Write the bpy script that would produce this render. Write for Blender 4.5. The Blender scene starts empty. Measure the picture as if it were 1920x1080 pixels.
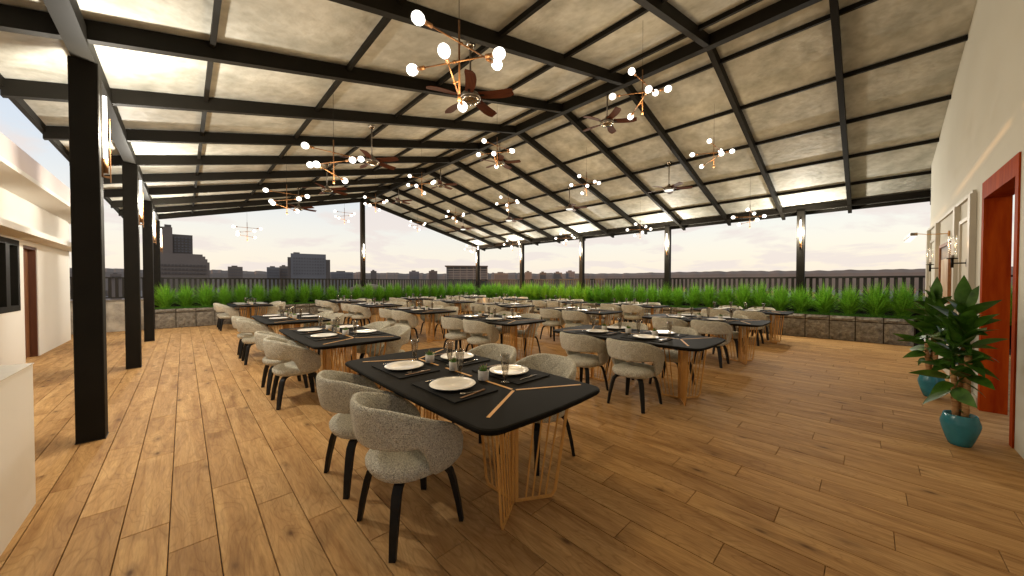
import bpy, bmesh, math, random
from mathutils import Vector, Matrix, noise
R = math.radians
sc = bpy.context.scene
col = sc.collection
random.seed(7)

# ------------------------------------------------------------------ camera
cd = bpy.data.cameras.new("camera"); cam = bpy.data.objects.new("camera", cd); col.objects.link(cam)
cd.sensor_width = 36.0; cd.lens = 12.0; cd.clip_start = 0.05; cd.clip_end = 9000
YAW = 0.76557; PITCH = 0.01656
cam.location = (0, 0, 1.5); cam.rotation_euler = (math.pi/2 - PITCH, 0, -YAW)
sc.camera = cam

# ------------------------------------------------------------------ sky
SUN_DIR = Vector((-0.925, 0.375, 0.055)).normalized()          # towards the low sun
w = bpy.data.worlds.new("World"); sc.world = w; w.use_nodes = True
nt = w.node_tree; N = nt.nodes; L = nt.links
for n in list(N): N.remove(n)
out = N.new('ShaderNodeOutputWorld'); bg = N.new('ShaderNodeBackground')
tc = N.new('ShaderNodeTexCoord'); sep = N.new('ShaderNodeSeparateXYZ')
L.new(tc.outputs['Generated'], sep.inputs[0])
ramp = N.new('ShaderNodeValToRGB'); L.new(sep.outputs['Z'], ramp.inputs[0])
e = ramp.color_ramp.elements
e[0].position = 0.0; e[0].color = (0.95, 0.85, 0.72, 1)
e[1].position = 1.0; e[1].color = (0.40, 0.50, 0.70, 1)
for p, c in ((0.05, (0.93, 0.85, 0.735)), (0.14, (0.84, 0.82, 0.785)), (0.26, (0.66, 0.72, 0.81)), (0.5, (0.54, 0.63, 0.80))):
    k = e.new(p); k.color = (*c, 1)
sky = N.new('ShaderNodeTexSky'); sky.sky_type = 'NISHITA'; sky.sun_disc = False
sky.sun_elevation = R(3.2); sky.sun_rotation = math.atan2(SUN_DIR.x, SUN_DIR.y); sky.dust_density = 2.0
mxs = N.new('ShaderNodeMix'); mxs.data_type = 'RGBA'; mxs.inputs[0].default_value = 0.06
L.new(ramp.outputs[0], mxs.inputs[6]); L.new(sky.outputs[0], mxs.inputs[7])
# clouds: direction projected on a high layer, stretched towards the horizon
addz = N.new('ShaderNodeMath'); addz.operation = 'ADD'; addz.inputs[1].default_value = 0.16; L.new(sep.outputs['Z'], addz.inputs[0])
dvx = N.new('ShaderNodeMath'); dvx.operation = 'DIVIDE'; L.new(sep.outputs['X'], dvx.inputs[0]); L.new(addz.outputs[0], dvx.inputs[1])
dvy = N.new('ShaderNodeMath'); dvy.operation = 'DIVIDE'; L.new(sep.outputs['Y'], dvy.inputs[0]); L.new(addz.outputs[0], dvy.inputs[1])
cmb = N.new('ShaderNodeCombineXYZ'); L.new(dvx.outputs[0], cmb.inputs[0]); L.new(dvy.outputs[0], cmb.inputs[1])
cn = N.new('ShaderNodeTexNoise'); cn.inputs['Scale'].default_value = 1.15; cn.inputs['Detail'].default_value = 7; cn.inputs['Roughness'].default_value = 0.55
cn.inputs['Distortion'].default_value = 0.25
L.new(cmb.outputs[0], cn.inputs['Vector'])
cr = N.new('ShaderNodeValToRGB'); cr.color_ramp.elements[0].position = 0.50; cr.color_ramp.elements[1].position = 0.57
L.new(cn.outputs[0], cr.inputs[0])
cm = N.new('ShaderNodeMath'); cm.operation = 'MULTIPLY'; cm.inputs[1].default_value = 0.75; L.new(cr.outputs[0], cm.inputs[0])
mxc = N.new('ShaderNodeMix'); mxc.data_type = 'RGBA'; L.new(cm.outputs[0], mxc.inputs[0]); L.new(mxs.outputs[2], mxc.inputs[6])
mxc.inputs[7].default_value = (0.84, 0.745, 0.70, 1)
L.new(mxc.outputs[2], bg.inputs[0]); bg.inputs[1].default_value = 0.77
L.new(bg.outputs[0], out.inputs[0])

# ------------------------------------------------------------------ sun, exposure
sl = bpy.data.lights.new("sun", 'SUN'); sl.energy = 3.0; sl.angle = R(0.6); sl.color = (1.0, 0.50, 0.20)
so = bpy.data.objects.new("sun", sl); col.objects.link(so); so.rotation_euler = SUN_DIR.to_track_quat('Z', 'Y').to_euler()
sc.view_settings.view_transform = 'Standard'; sc.view_settings.look = 'None'
sc.view_settings.exposure = 0.45; sc.view_settings.gamma = 1.0; sc.view_settings.use_curve_mapping = False
sc.cycles.max_bounces = 7; sc.cycles.diffuse_bounces = 4; sc.cycles.glossy_bounces = 3; sc.cycles.transparent_max_bounces = 12
sc.cycles.transmission_bounces = 3; sc.cycles.sample_clamp_indirect = 4.0; sc.cycles.use_denoising = True
sc.cycles.caustics_reflective = False; sc.cycles.caustics_refractive = False

# ------------------------------------------------------------------ materials
MATS = {}
def base_mat(name, color=(.5, .5, .5), rough=.6, metal=0.0, spec=.5):
    m = bpy.data.materials.new(name); m.use_nodes = True; b = m.node_tree.nodes['Principled BSDF']
    b.inputs['Base Color'].default_value = (*color, 1); b.inputs['Roughness'].default_value = rough
    b.inputs['Metallic'].default_value = metal; b.inputs['Specular IOR Level'].default_value = spec
    MATS[name] = m; return m, m.node_tree.nodes, m.node_tree.links, b
def pos_coord(N, L, scale=(1, 1, 1), space='pos', offset=False):
    if space == 'pos': g = N.new('ShaderNodeNewGeometry'); o = g.outputs['Position']
    else: g = N.new('ShaderNodeTexCoord'); o = g.outputs['Object']
    mp = N.new('ShaderNodeMapping'); mp.inputs['Scale'].default_value = scale; L.new(o, mp.inputs[0])
    if offset:
        oi = N.new('ShaderNodeObjectInfo'); ml = N.new('ShaderNodeMath'); ml.operation = 'MULTIPLY'; ml.inputs[1].default_value = 37
        L.new(oi.outputs['Random'], ml.inputs[0]); cb = N.new('ShaderNodeCombineXYZ')
        for i in range(3): L.new(ml.outputs[0], cb.inputs[i])
        L.new(cb.outputs[0], mp.inputs['Location'])
    return mp.outputs[0]
def nz(N, L, v, scale, detail=4, rough=.55, dist=0):
    t = N.new('ShaderNodeTexNoise'); t.inputs['Scale'].default_value = scale; t.inputs['Detail'].default_value = detail
    t.inputs['Roughness'].default_value = rough; t.inputs['Distortion'].default_value = dist
    L.new(v, t.inputs['Vector']); return t.outputs[0]
def rmp(N, L, f, stops):
    r = N.new('ShaderNodeValToRGB'); L.new(f, r.inputs[0]); e = r.color_ramp.elements
    e[0].position, e[0].color = stops[0][0], (*stops[0][1], 1); e[1].position, e[1].color = stops[-1][0], (*stops[-1][1], 1)
    for p, c in stops[1:-1]:
        k = e.new(p); k.color = (*c, 1)
    return r.outputs[0]
def bump(N, L, b, h, strength, dist=.01):
    n = N.new('ShaderNodeBump'); n.inputs['Strength'].default_value = strength; n.inputs['Distance'].default_value = dist
    L.new(h, n.inputs['Height']); L.new(n.outputs[0], b.inputs['Normal']); return n
def mixc(N, L, f, a, b, mode='MIX'):
    m = N.new('ShaderNodeMix'); m.data_type = 'RGBA'; m.blend_type = mode
    if isinstance(f, float): m.inputs[0].default_value = f
    else: L.new(f, m.inputs[0])
    for i, x in ((6, a), (7, b)):
        if isinstance(x, tuple): m.inputs[i].default_value = (*x, 1)
        else: L.new(x, m.inputs[i])
    return m.outputs[2]
def mth(N, L, op, a, b=None):
    m = N.new('ShaderNodeMath'); m.operation = op
    for i, x in ((0, a), (1, b)):
        if x is None: continue
        if isinstance(x, (int, float)): m.inputs[i].default_value = x
        else: L.new(x, m.inputs[i])
    return m.outputs[0]
def noisy(name, c1, c2, scale, rough=.6, metal=0, bstr=0, bscale=None, space='pos', offset=False, spec=.5, vscale=(1, 1, 1), bdist=.01, detail=5):
    m, N, L, b = base_mat(name, c1, rough, metal, spec)
    v = pos_coord(N, L, vscale, space, offset); n = nz(N, L, v, scale, detail)
    L.new(rmp(N, L, n, [(0.3, c1), (0.7, c2)]), b.inputs['Base Color'])
    if bstr: bump(N, L, b, nz(N, L, v, bscale or scale, 6), bstr, bdist)
    return m

# oak planks
m, N_, L_, b = base_mat('oak', rough=.6, spec=.08)
oi = N_.new('ShaderNodeObjectInfo'); at = N_.new('ShaderNodeAttribute'); at.attribute_name = 'tint'
rnd = mth(N_, L_, 'FRACT', mth(N_, L_, 'ADD', oi.outputs['Random'], at.outputs['Fac']))
g = N_.new('ShaderNodeNewGeometry'); sp = N_.new('ShaderNodeSeparateXYZ'); L_.new(g.outputs['Position'], sp.inputs[0])
cb = N_.new('ShaderNodeCombineXYZ'); L_.new(mth(N_, L_, 'MULTIPLY', sp.outputs['X'], 1.0), cb.inputs[0])
L_.new(mth(N_, L_, 'MULTIPLY', sp.outputs['Y'], 0.09), cb.inputs[1]); L_.new(mth(N_, L_, 'MULTIPLY', rnd, 23.0), cb.inputs[2])
grain = nz(N_, L_, cb.outputs[0], 9, 9, .62, 1.2)
fine = nz(N_, L_, cb.outputs[0], 95, 5, .65, .4)
cb2 = N_.new('ShaderNodeCombineXYZ'); L_.new(sp.outputs['X'], cb2.inputs[0]); L_.new(mth(N_, L_, 'MULTIPLY', sp.outputs['Y'], 0.42), cb2.inputs[1]); L_.new(mth(N_, L_, 'MULTIPLY', rnd, 9.0), cb2.inputs[2])
cb3 = N_.new('ShaderNodeCombineXYZ'); L_.new(sp.outputs['X'], cb3.inputs[0]); L_.new(mth(N_, L_, 'MULTIPLY', sp.outputs['Y'], 0.2), cb3.inputs[1]); L_.new(mth(N_, L_, 'MULTIPLY', rnd, 13.0), cb3.inputs[2])
blot = nz(N_, L_, cb3.outputs[0], 9.0, 5, .6, 1.4)
knot = N_.new('ShaderNodeTexVoronoi'); knot.inputs['Scale'].default_value = 5.2; L_.new(cb2.outputs[0], knot.inputs['Vector'])
kf = rmp(N_, L_, knot.outputs['Distance'], [(0.03, (1, 1, 1)), (0.10, (.35, .35, .35)), (0.24, (0, 0, 0))])
wv = N_.new('ShaderNodeTexWave'); wv.wave_type = 'RINGS'; wv.inputs['Scale'].default_value = 4.0; wv.inputs['Distortion'].default_value = 9.0
wv.inputs['Detail'].default_value = 3; wv.inputs['Detail Scale'].default_value = 1.6; L_.new(cb.outputs[0], wv.inputs['Vector'])
cb3 = N_.new('ShaderNodeCombineXYZ'); L_.new(sp.outputs['X'], cb3.inputs[0]); L_.new(mth(N_, L_, 'MULTIPLY', sp.outputs['Y'], 0.22), cb3.inputs[1]); L_.new(mth(N_, L_, 'MULTIPLY', rnd, 13.0), cb3.inputs[2])
ringf = nz(N_, L_, cb3.outputs[0], 4.2, 2, .45, .5)
ring = mth(N_, L_, 'ABSOLUTE', mth(N_, L_, 'SINE', mth(N_, L_, 'MULTIPLY', ringf, 62.0)))
blot = nz(N_, L_, cb3.outputs[0], 5.5, 4, .6, .8)
c = rmp(N_, L_, grain, [(0.3, (.37, .202, .080)), (0.5, (.49, .292, .120)), (0.7, (.58, .365, .165))])
c = mixc(N_, L_, 0.38, c, rmp(N_, L_, ring, [(0.0, (.62, .54, .46)), (0.45, (1.03, 1.03, 1.03)), (1.0, (1.1, 1.1, 1.1))]), 'MULTIPLY')
c = mixc(N_, L_, 0.42, c, rmp(N_, L_, fine, [(0.32, (.55, .48, .40)), (0.62, (1.1, 1.1, 1.1))]), 'MULTIPLY')
c = mixc(N_, L_, 0.5, c, rmp(N_, L_, blot, [(0.32, (.50, .40, .31)), (0.52, (1.08, 1.08, 1.08))]), 'MULTIPLY')
c = mixc(N_, L_, 0.75, c, rmp(N_, L_, rnd, [(0.0, (.86, .83, .79)), (0.5, (1, 1, 1)), (1.0, (1.1, 1.1, 1.06))]), 'MULTIPLY')
c = mixc(N_, L_, mth(N_, L_, 'MULTIPLY', kf, 0.85), c, (.085, .036, .014))
L_.new(c, b.inputs['Base Color'])
L_.new(rmp(N_, L_, fine, [(0.3, (.55,)*3), (0.7, (.70,)*3)]), b.inputs['Roughness'])
bump(N_, L_, b, mth(N_, L_, 'ADD', fine, mth(N_, L_, 'MULTIPLY', grain, .6)), .18, .004)

# boucle fabric: yarn loops and a quilted diamond relief
m, N_, L_, b = base_mat('tweed', rough=.95, spec=.15)
v = pos_coord(N_, L_, (1, 1, 1), 'obj')
vo = N_.new('ShaderNodeTexVoronoi'); vo.inputs['Scale'].default_value = 150; L_.new(v, vo.inputs['Vector'])
n1 = nz(N_, L_, v, 140, 3, .8); n2 = nz(N_, L_, v, 26, 3)
c = rmp(N_, L_, n1, [(0.36, (.33, .30, .235)), (0.5, (.76, .72, .59)), (0.62, (.96, .93, .80))])
c = mixc(N_, L_, 0.35, c, rmp(N_, L_, n2, [(0.3, (.75, .75, .75)), (0.7, (1.1, 1.1, 1.1))]), 'MULTIPLY')
L_.new(c, b.inputs['Base Color'])
sp = N_.new('ShaderNodeSeparateXYZ'); L_.new(v, sp.inputs[0])
ang = mth(N_, L_, 'MULTIPLY', mth(N_, L_, 'ARCTAN2', sp.outputs['Y'], mth(N_, L_, 'MULTIPLY', sp.outputs['X'], -1.0)), 0.3)
d1 = mth(N_, L_, 'ADD', ang, sp.outputs['Z']); d2 = mth(N_, L_, 'SUBTRACT', ang, sp.outputs['Z'])
def tri(x, f): return mth(N_, L_, 'POWER', mth(N_, L_, 'ABSOLUTE', mth(N_, L_, 'SINE', mth(N_, L_, 'MULTIPLY', x, f))), 0.35)
q = mth(N_, L_, 'MINIMUM', tri(d1, 21), tri(d2, 21))
hh = mth(N_, L_, 'ADD', mth(N_, L_, 'MULTIPLY', q, 1.3), mth(N_, L_, 'MULTIPLY', vo.outputs['Distance'], -1.1))
bump(N_, L_, b, hh, 1.0, .011)

noisy('black_wood', (.006, .006, .006), (.010, .0095, .009), 30, .5, space='obj', spec=.25)
m, N_, L_, b = base_mat('table_black', (.008, .007, .005), .65, spec=.05)
bump(N_, L_, b, nz(N_, L_, pos_coord(N_, L_), 320, 2), .05, .001)
noisy('mat_black', (.006, .006, .006), (.010, .0095, .009), 260, .8, spec=.15, bstr=.3, bscale=500, bdist=.001)
noisy('copper', (.62, .31, .075), (.70, .37, .10), 14, .5, .05, space='obj', bstr=.03)
noisy('dark_copper', (.17, .078, .028), (.26, .125, .045), 18, .45, .4, space='obj')
noisy('black_steel', (.009, .0078, .0055), (.013, .011, .008), 2.2, .6, 0, spec=.12)
noisy('fence_steel', (.012, .010, .008), (.020, .017, .013), 5, .55, spec=.3)
noisy('pewter', (.14, .125, .11), (.28, .25, .22), 20, .35, .7, space='obj')
noisy('chrome', (.38, .34, .30), (.48, .44, .39), 20, .18, 1.0, space='obj')
noisy('blade_wood', (.070, .020, .010), (.12, .036, .016), 7, .6, spec=.15, space='obj', vscale=(.6, 6, 1), offset=True)
noisy('porcelain', (.78, .74, .66), (.82, .78, .70), 8, .22, space='obj')
noisy('pot_white', (.60, .57, .52), (.74, .71, .65), 30, .6, space='obj', vscale=(1, 1, 3), bstr=.25)
noisy('succulent', (.07, .17, .03), (.14, .32, .06), 18, .5, space='obj', offset=True)
noisy('succulent_tip', (.30, .20, .06), (.36, .16, .07), 30, .5, space='obj')
noisy('soil', (.02, .013, .008), (.045, .03, .018), 25, .95, bstr=.6)
noisy('plaster', (.80, .77, .71), (.84, .81, .75), .8, .8, bstr=.06, bscale=60)
noisy('plaster_wall', (.55, .54, .475), (.59, .58, .515), .6, .7, bstr=.04, bscale=50)
noisy('moulding', (.50, .47, .41), (.56, .53, .46), 2, .5)
noisy('parapet', (.66, .56, .53), (.72, .62, .58), .7, .6)
noisy('door_wood', (.15, .055, .018), (.25, .10, .035), 3.2, .45, vscale=(6, 6, .5), bstr=.15, bscale=8)
noisy('door_frame_wood', (.08, .025, .010), (.12, .04, .016), 4, .4, vscale=(5, 5, .6))
noisy('red_wood', (.26, .026, .003), (.44, .070, .006), 2.6, .6, vscale=(5, 5, .7), bstr=.15, bscale=9, spec=.03)
noisy('window_glass', (.02, .022, .025), (.05, .052, .055), 1.2, .06, spec=.8)
noisy('teal_glaze', (.022, .165, .225), (.035, .24, .31), 6, .16, space='obj', bstr=.05, bscale=25)
noisy('cane', (.26, .12, .045), (.56, .33, .14), 16, .8, space='obj', vscale=(1, 1, 5), bstr=.8, bscale=22)
noisy('canvas_paint', (.72, .67, .56), (.42, .22, .10), 1.7, .5, vscale=(2.2, 1, .9), detail=2)
noisy('canvas_dark', (.09, .09, .10), (.16, .15, .15), 9, .5)
noisy('frame_wood', (.22, .075, .02), (.36, .15, .05), 12, .35)
noisy('hill', (.10, .072, .048), (.125, .092, .064), .004, .95)
noisy('city_ground', (.10, .085, .077), (.155, .135, .12), .02, .95, detail=8)
noisy('tower_brown', (.17, .132, .105), (.20, .16, .13), .05, .8)
noisy('tower_dark', (.105, .083, .068), (.125, .10, .083), .05, .6)
noisy('tower_blue', (.145, .138, .14), (.17, .162, .165), .05, .5)
noisy('tower_band', (.24, .22, .20), (.29, .27, .24), .1, .7)
noisy('tower_pane', (.095, .085, .085), (.125, .115, .11), .2, .3)
noisy('dark_render', (.012, .011, .010), (.022, .020, .018), 3, .9, spec=.1)
noisy('boulder_stone', (.075, .07, .062), (.13, .12, .105), 3, .9, bstr=.5, bscale=14)

# roof lining: mottled cream membrane
m, N_, L_, b = base_mat('lining', rough=.6, spec=.3)
v = pos_coord(N_, L_, (1, 1, 1))
n1 = nz(N_, L_, v, 2.6, 3, .5); n2 = nz(N_, L_, v, 9, 2, .5)
c = rmp(N_, L_, n1, [(0.32, (.39, .385, .335)), (0.66, (.58, .57, .51))])
c = mixc(N_, L_, 0.5, c, rmp(N_, L_, n2, [(0.35, (.80, .78, .74)), (0.6, (1.08, 1.08, 1.08))]), 'MULTIPLY')
L_.new(c, b.inputs['Base Color']); bump(N_, L_, b, mth(N_, L_, 'ADD', n1, n2), .35, .04)

# split-face stone blocks
m, N_, L_, b = base_mat('split_stone', rough=.92, spec=.2)
v = pos_coord(N_, L_); oi = N_.new('ShaderNodeObjectInfo')
n1 = nz(N_, L_, v, 11, 6, .65, .3); n2 = nz(N_, L_, v, 45, 4)
c = rmp(N_, L_, n1, [(0.32, (.125, .112, .093)), (0.5, (.235, .212, .178)), (0.68, (.36, .33, .28))])
c = mixc(N_, L_, 0.5, c, rmp(N_, L_, oi.outputs['Random'], [(0, (.78, .76, .74)), (1, (1.15, 1.12, 1.08))]), 'MULTIPLY')
L_.new(c, b.inputs['Base Color']); bump(N_, L_, b, mth(N_, L_, 'ADD', n1, mth(N_, L_, 'MULTIPLY', n2, .4)), 1.0, .035)
noisy('block_cap', (.15, .13, .10), (.22, .19, .15), 12, .9, bstr=.4)
noisy('rock_wall', (.13, .11, .09), (.60, .55, .46), 2.0, .9, bstr=.9, bscale=7, bdist=.05, detail=8)

# foliage
def foliage(name, dark, light, scale, tr=.25, root=None):
    m, N, L, b = base_mat(name, light, .55, spec=.25)
    v = pos_coord(N, L, (1, 1, 1), 'obj', True); n = nz(N, L, v, scale, 3)
    c = rmp(N, L, n, [(.3, dark), (.7, light)])
    L.new(c, b.inputs['Base Color'])
    t = N.new('ShaderNodeBsdfTranslucent'); L.new(c, t.inputs[0]); mx = N.new('ShaderNodeMixShader'); mx.inputs[0].default_value = tr
    L.new(b.outputs[0], mx.inputs[1]); L.new(t.outputs[0], mx.inputs[2]); L.new(mx.outputs[0], N['Material Output'].inputs[0])
foliage('grass_blade', (.06, .20, .010), (.27, .56, .05), 34, .25)
foliage('ground_grass', (.05, .17, .015), (.12, .32, .04), 10, .3)
foliage('big_leaf', (.022, .070, .008), (.070, .18, .020), 9, .18)
MATS['big_leaf'].node_tree.nodes['Principled BSDF'].inputs['Roughness'].default_value = .38

def emis(name, color, strength):
    m = bpy.data.materials.new(name); m.use_nodes = True; N = m.node_tree.nodes; L = m.node_tree.links
    N.remove(N['Principled BSDF']); e = N.new('ShaderNodeEmission'); e.inputs[0].default_value = (*color, 1); e.inputs[1].default_value = strength
    L.new(e.outputs[0], N['Material Output'].inputs[0]); m.cycles.emission_sampling = 'NONE'; MATS[name] = m
emis('bulb_glow', (1, .93, .80), 3.2); emis('tube_glow', (1, .95, .86), 6.0); emis('disc_glow', (1, .93, .8), 1.0); emis('filament', (1, .80, .6), .55)
def glassy(name, tint, gloss=.12):
    m = bpy.data.materials.new(name); m.use_nodes = True; N = m.node_tree.nodes; L = m.node_tree.links
    N.remove(N['Principled BSDF']); t = N.new('ShaderNodeBsdfTransparent'); t.inputs[0].default_value = (*tint, 1)
    g = N.new('ShaderNodeBsdfGlossy'); g.inputs['Roughness'].default_value = .06; g.inputs[0].default_value = (.9, .88, .84, 1)
    lw = N.new('ShaderNodeLayerWeight'); lw.inputs[0].default_value = .35
    ml = N.new('ShaderNodeMath'); ml.operation = 'MULTIPLY_ADD'; ml.inputs[1].default_value = .45; ml.inputs[2].default_value = gloss; L.new(lw.outputs['Facing'], ml.inputs[0])
    mx = N.new('ShaderNodeMixShader'); L.new(ml.outputs[0], mx.inputs[0]); L.new(t.outputs[0], mx.inputs[1]); L.new(g.outputs[0], mx.inputs[2])
    L.new(mx.outputs[0], N['Material Output'].inputs[0]); MATS[name] = m
glassy('smoked_glass', (.80, .78, .75), .04); glassy('clear_glass', (.92, .92, .9), .06)

# ------------------------------------------------------------------ mesh helpers
class MB:
    def __init__(s): s.v = []; s.f = []; s.sm = []
    def add(s, vs, fs, smooth=False):
        o = len(s.v); s.v += [tuple(p) for p in vs]; s.f += [tuple(i + o for i in f) for f in fs]; s.sm += [smooth]*len(fs); return s
    def box(s, x0, x1, y0, y1, z0, z1):
        return s.add([(x0,y0,z0),(x1,y0,z0),(x1,y1,z0),(x0,y1,z0),(x0,y0,z1),(x1,y0,z1),(x1,y1,z1),(x0,y1,z1)],
                     [(0,3,2,1),(4,5,6,7),(0,1,5,4),(1,2,6,5),(2,3,7,6),(3,0,4,7)])
    def bar(s, a, b, wd, th, side=None):          # rectangular bar from a to b; wd along side, th across
        a = Vector(a); b = Vector(b); d = (b - a).normalized()
        sd = Vector(side) if side is not None else Vector((0, 0, 1))
        if abs(d.dot(sd.normalized())) > .98: sd = Vector((1, 0, 0))
        n = d.cross(sd).normalized(); sd = n.cross(d).normalized()
        vs = []
        for p in (a, b):
            for i, j in ((-1, -1), (1, -1), (1, 1), (-1, 1)): vs.append(p + sd*(i*wd/2) + n*(j*th/2))
        return s.add(vs, [(0,3,2,1),(4,5,6,7),(0,1,5,4),(1,2,6,5),(2,3,7,6),(3,0,4,7)])
    def tube(s, pts, rad, n=8, smooth=True, cap=True):
        pts = [Vector(p) for p in pts]; rs = rad if isinstance(rad, (list, tuple)) else [rad]*len(pts)
        vs = []; fs = []; up = Vector((0, 0, 1)); prev = None
        for i, p in enumerate(pts):
            d = (pts[min(i+1, len(pts)-1)] - pts[max(i-1, 0)]).normalized()
            if prev is None:
                x = d.cross(up if abs(d.z) < .9 else Vector((1, 0, 0))).normalized()
            else: x = (prev - d*prev.dot(d)).normalized()
            prev = x; y = d.cross(x)
            for k in range(n):
                a = 2*math.pi*k/n; vs.append(p + (x*math.cos(a) + y*math.sin(a))*rs[i])
        for i in range(len(pts)-1):
            for k in range(n): fs.append((i*n+k, i*n+(k+1)%n, (i+1)*n+(k+1)%n, (i+1)*n+k))
        s.add(vs, fs, smooth)
        if cap:
            o = len(s.v) - len(vs); s.f += [tuple(o+k for k in reversed(range(n))), tuple(o+(len(pts)-1)*n+k for k in range(n))]; s.sm += [False]*2
        return s
    def lathe(s, prof, n=24, c=(0, 0, 0), smooth=True):
        vs = []; fs = []
        for r, z in prof:
            for k in range(n):
                a = 2*math.pi*k/n; vs.append((c[0]+r*math.cos(a), c[1]+r*math.sin(a), c[2]+z))
        for i in range(len(prof)-1):
            for k in range(n): fs.append((i*n+k, i*n+(k+1)%n, (i+1)*n+(k+1)%n, (i+1)*n+k))
        return s.add(vs, fs, smooth)
    def prism(s, poly, z0, z1):                    # poly counter-clockwise in xy
        n = len(poly); vs = [(x, y, z0) for x, y in poly] + [(x, y, z1) for x, y in poly]
        fs = [tuple(reversed(range(n))), tuple(range(n, 2*n))] + [(k, (k+1)%n, n+(k+1)%n, n+k) for k in range(n)]
        return s.add(vs, fs)
    def mesh(s, name, mat):
        me = bpy.data.meshes.new(name); me.from_pydata(s.v, [], s.f)
        me.polygons.foreach_set('use_smooth', s.sm)
        for q in (mat if isinstance(mat, (list, tuple)) else [mat]): me.materials.append(MATS[q])
        me.update(); return me
def link(name, me, parent=None, loc=(0, 0, 0), rz=0.0):
    o = bpy.data.objects.new(name, me); col.objects.link(o); o.location = loc; o.rotation_euler.z = rz
    if parent: o.parent = parent
    return o
def obj(name, mb, mat, parent=None, loc=(0, 0, 0), rz=0.0): return link(name, mb.mesh(name, mat), parent, loc, rz)
def thing(name, label, cat, loc=(0, 0, 0), rz=0.0, group=None):
    o = bpy.data.objects.new(name, None); o.empty_display_size = .1; col.objects.link(o); o.location = loc; o.rotation_euler.z = rz
    return tag(o, label, cat, group)
def tag(o, label=None, cat=None, group=None, kind=None):
    if label: o['label'] = label
    if cat: o['category'] = cat
    if group: o['group'] = group
    if kind: o['kind'] = kind
    return o
def kids(o): return [c for c in o.children]
def copy_tree(o, loc, rz=None, label=None):
    r = o.copy(); col.objects.link(r); r.location = loc
    if rz is not None: r.rotation_euler.z = rz
    if label: r['label'] = label
    for c in kids(o):
        if c.type == 'LIGHT' or c.name.split('.')[0] == 'wire': continue
        d = c.copy(); col.objects.link(d); d.parent = r
        for g_ in kids(c):
            h = g_.copy(); col.objects.link(h); h.parent = d
    return r
# camera projection used only to rank planks by the size they show
def proj(p):
    fw = Vector((math.sin(YAW)*math.cos(PITCH), math.cos(YAW)*math.cos(PITCH), -math.sin(PITCH)))
    r = Vector((math.cos(YAW), -math.sin(YAW), 0)); u = r.cross(fw); d = Vector(p) - Vector((0, 0, 1.5)); z = d.dot(fw)
    return (960 + 640*d.dot(r)/z, 540 - 640*d.dot(u)/z, z)
ORD = ['nearest', 'second', 'third', 'fourth', 'farthest']

# ------------------------------------------------------------------ ground, hills, city
def terrain():
    gm = MB(); n = 48; rings = [0, 60, 200, 600, 1500, 3200, 6500]
    vs = []; fs = []
    for i, r in enumerate(rings):
        for k in range(n):
            a = 2*math.pi*k/n; vs.append((r*math.cos(a), r*math.sin(a), -30))
    for i in range(len(rings)-1):
        for k in range(n): fs.append((i*n+k, (i+1)*n+k, (i+1)*n+(k+1)%n, i*n+(k+1)%n))
    gm.add(vs, fs); o = obj('ground', gm, 'city_ground'); tag(o, kind='structure')
    hm = MB(); vs = []; fs = []; n = 1800; hr = random.Random(12); steps = [hr.choice((0, 0, .03, .06, .10, .04, .14)) for _ in range(720)]
    for k in range(n):
        a = 2*math.pi*k/n                          # azimuth from +Y towards +X
        nn = noise.noise(Vector((math.cos(a)*5, math.sin(a)*5, 1.3)))*.5 + noise.noise(Vector((math.cos(a)*17, math.sin(a)*17, 4)))*.25 + noise.noise(Vector((math.cos(a)*60, math.sin(a)*60, 2)))*.45
        deg = math.degrees(a); 
        if deg > 180: deg -= 360
        base = 1.52
        el = base + nn*.22
        if -40 < deg < 62: el += steps[int((deg+180)*2 + 1.3*noise.noise(Vector((deg*.8, 0, 0)))) % 720]*(1 if deg < 50 else (62-deg)/12) - .06
        for d, e_ in ((1900, -1.0), (2300, el*.75), (2700, el), (3300, el*.8)):
            vs.append((math.sin(a)*d, math.cos(a)*d, 1.5 + d*math.tan(R(e_))))
    for k in range(n):
        for j in range(3): a_ = k*4+j; b_ = ((k+1)%n)*4+j; fs.append((a_, a_+1, b_+1, b_))
    hm.add(vs, fs, False); o = obj('hills', hm, 'hill'); tag(o, kind='structure')
terrain()
def at_az(x_px, y_px, dist):                        # direction through the photograph at a horizontal distance
    fw = Vector((math.sin(YAW)*math.cos(PITCH), math.cos(YAW)*math.cos(PITCH), -math.sin(PITCH)))
    r = Vector((math.cos(YAW), -math.sin(YAW), 0)); u = r.cross(fw)
    d = fw + r*((x_px-960)/640) - u*((y_px-540)/640); h = math.hypot(d.x, d.y); return Vector((d.x/h*dist, d.y/h*dist, 1.5 + d.z/h*dist))
def face_box(mb, x0, x1, ytop, dist, depth, zb=-30):
    a = at_az(x0, ytop, dist); b = at_az(x1, ytop, dist); top = at_az((x0+x1)/2, ytop, dist).z
    d = ((a+b)/2); d.z = 0; d = d.normalized()*depth
    p = [(a.x, a.y), (b.x, b.y), (b.x+d.x, b.y+d.y), (a.x+d.x, a.y+d.y)]
    mb.prism(p, zb, top); return a, b, top, d
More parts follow.
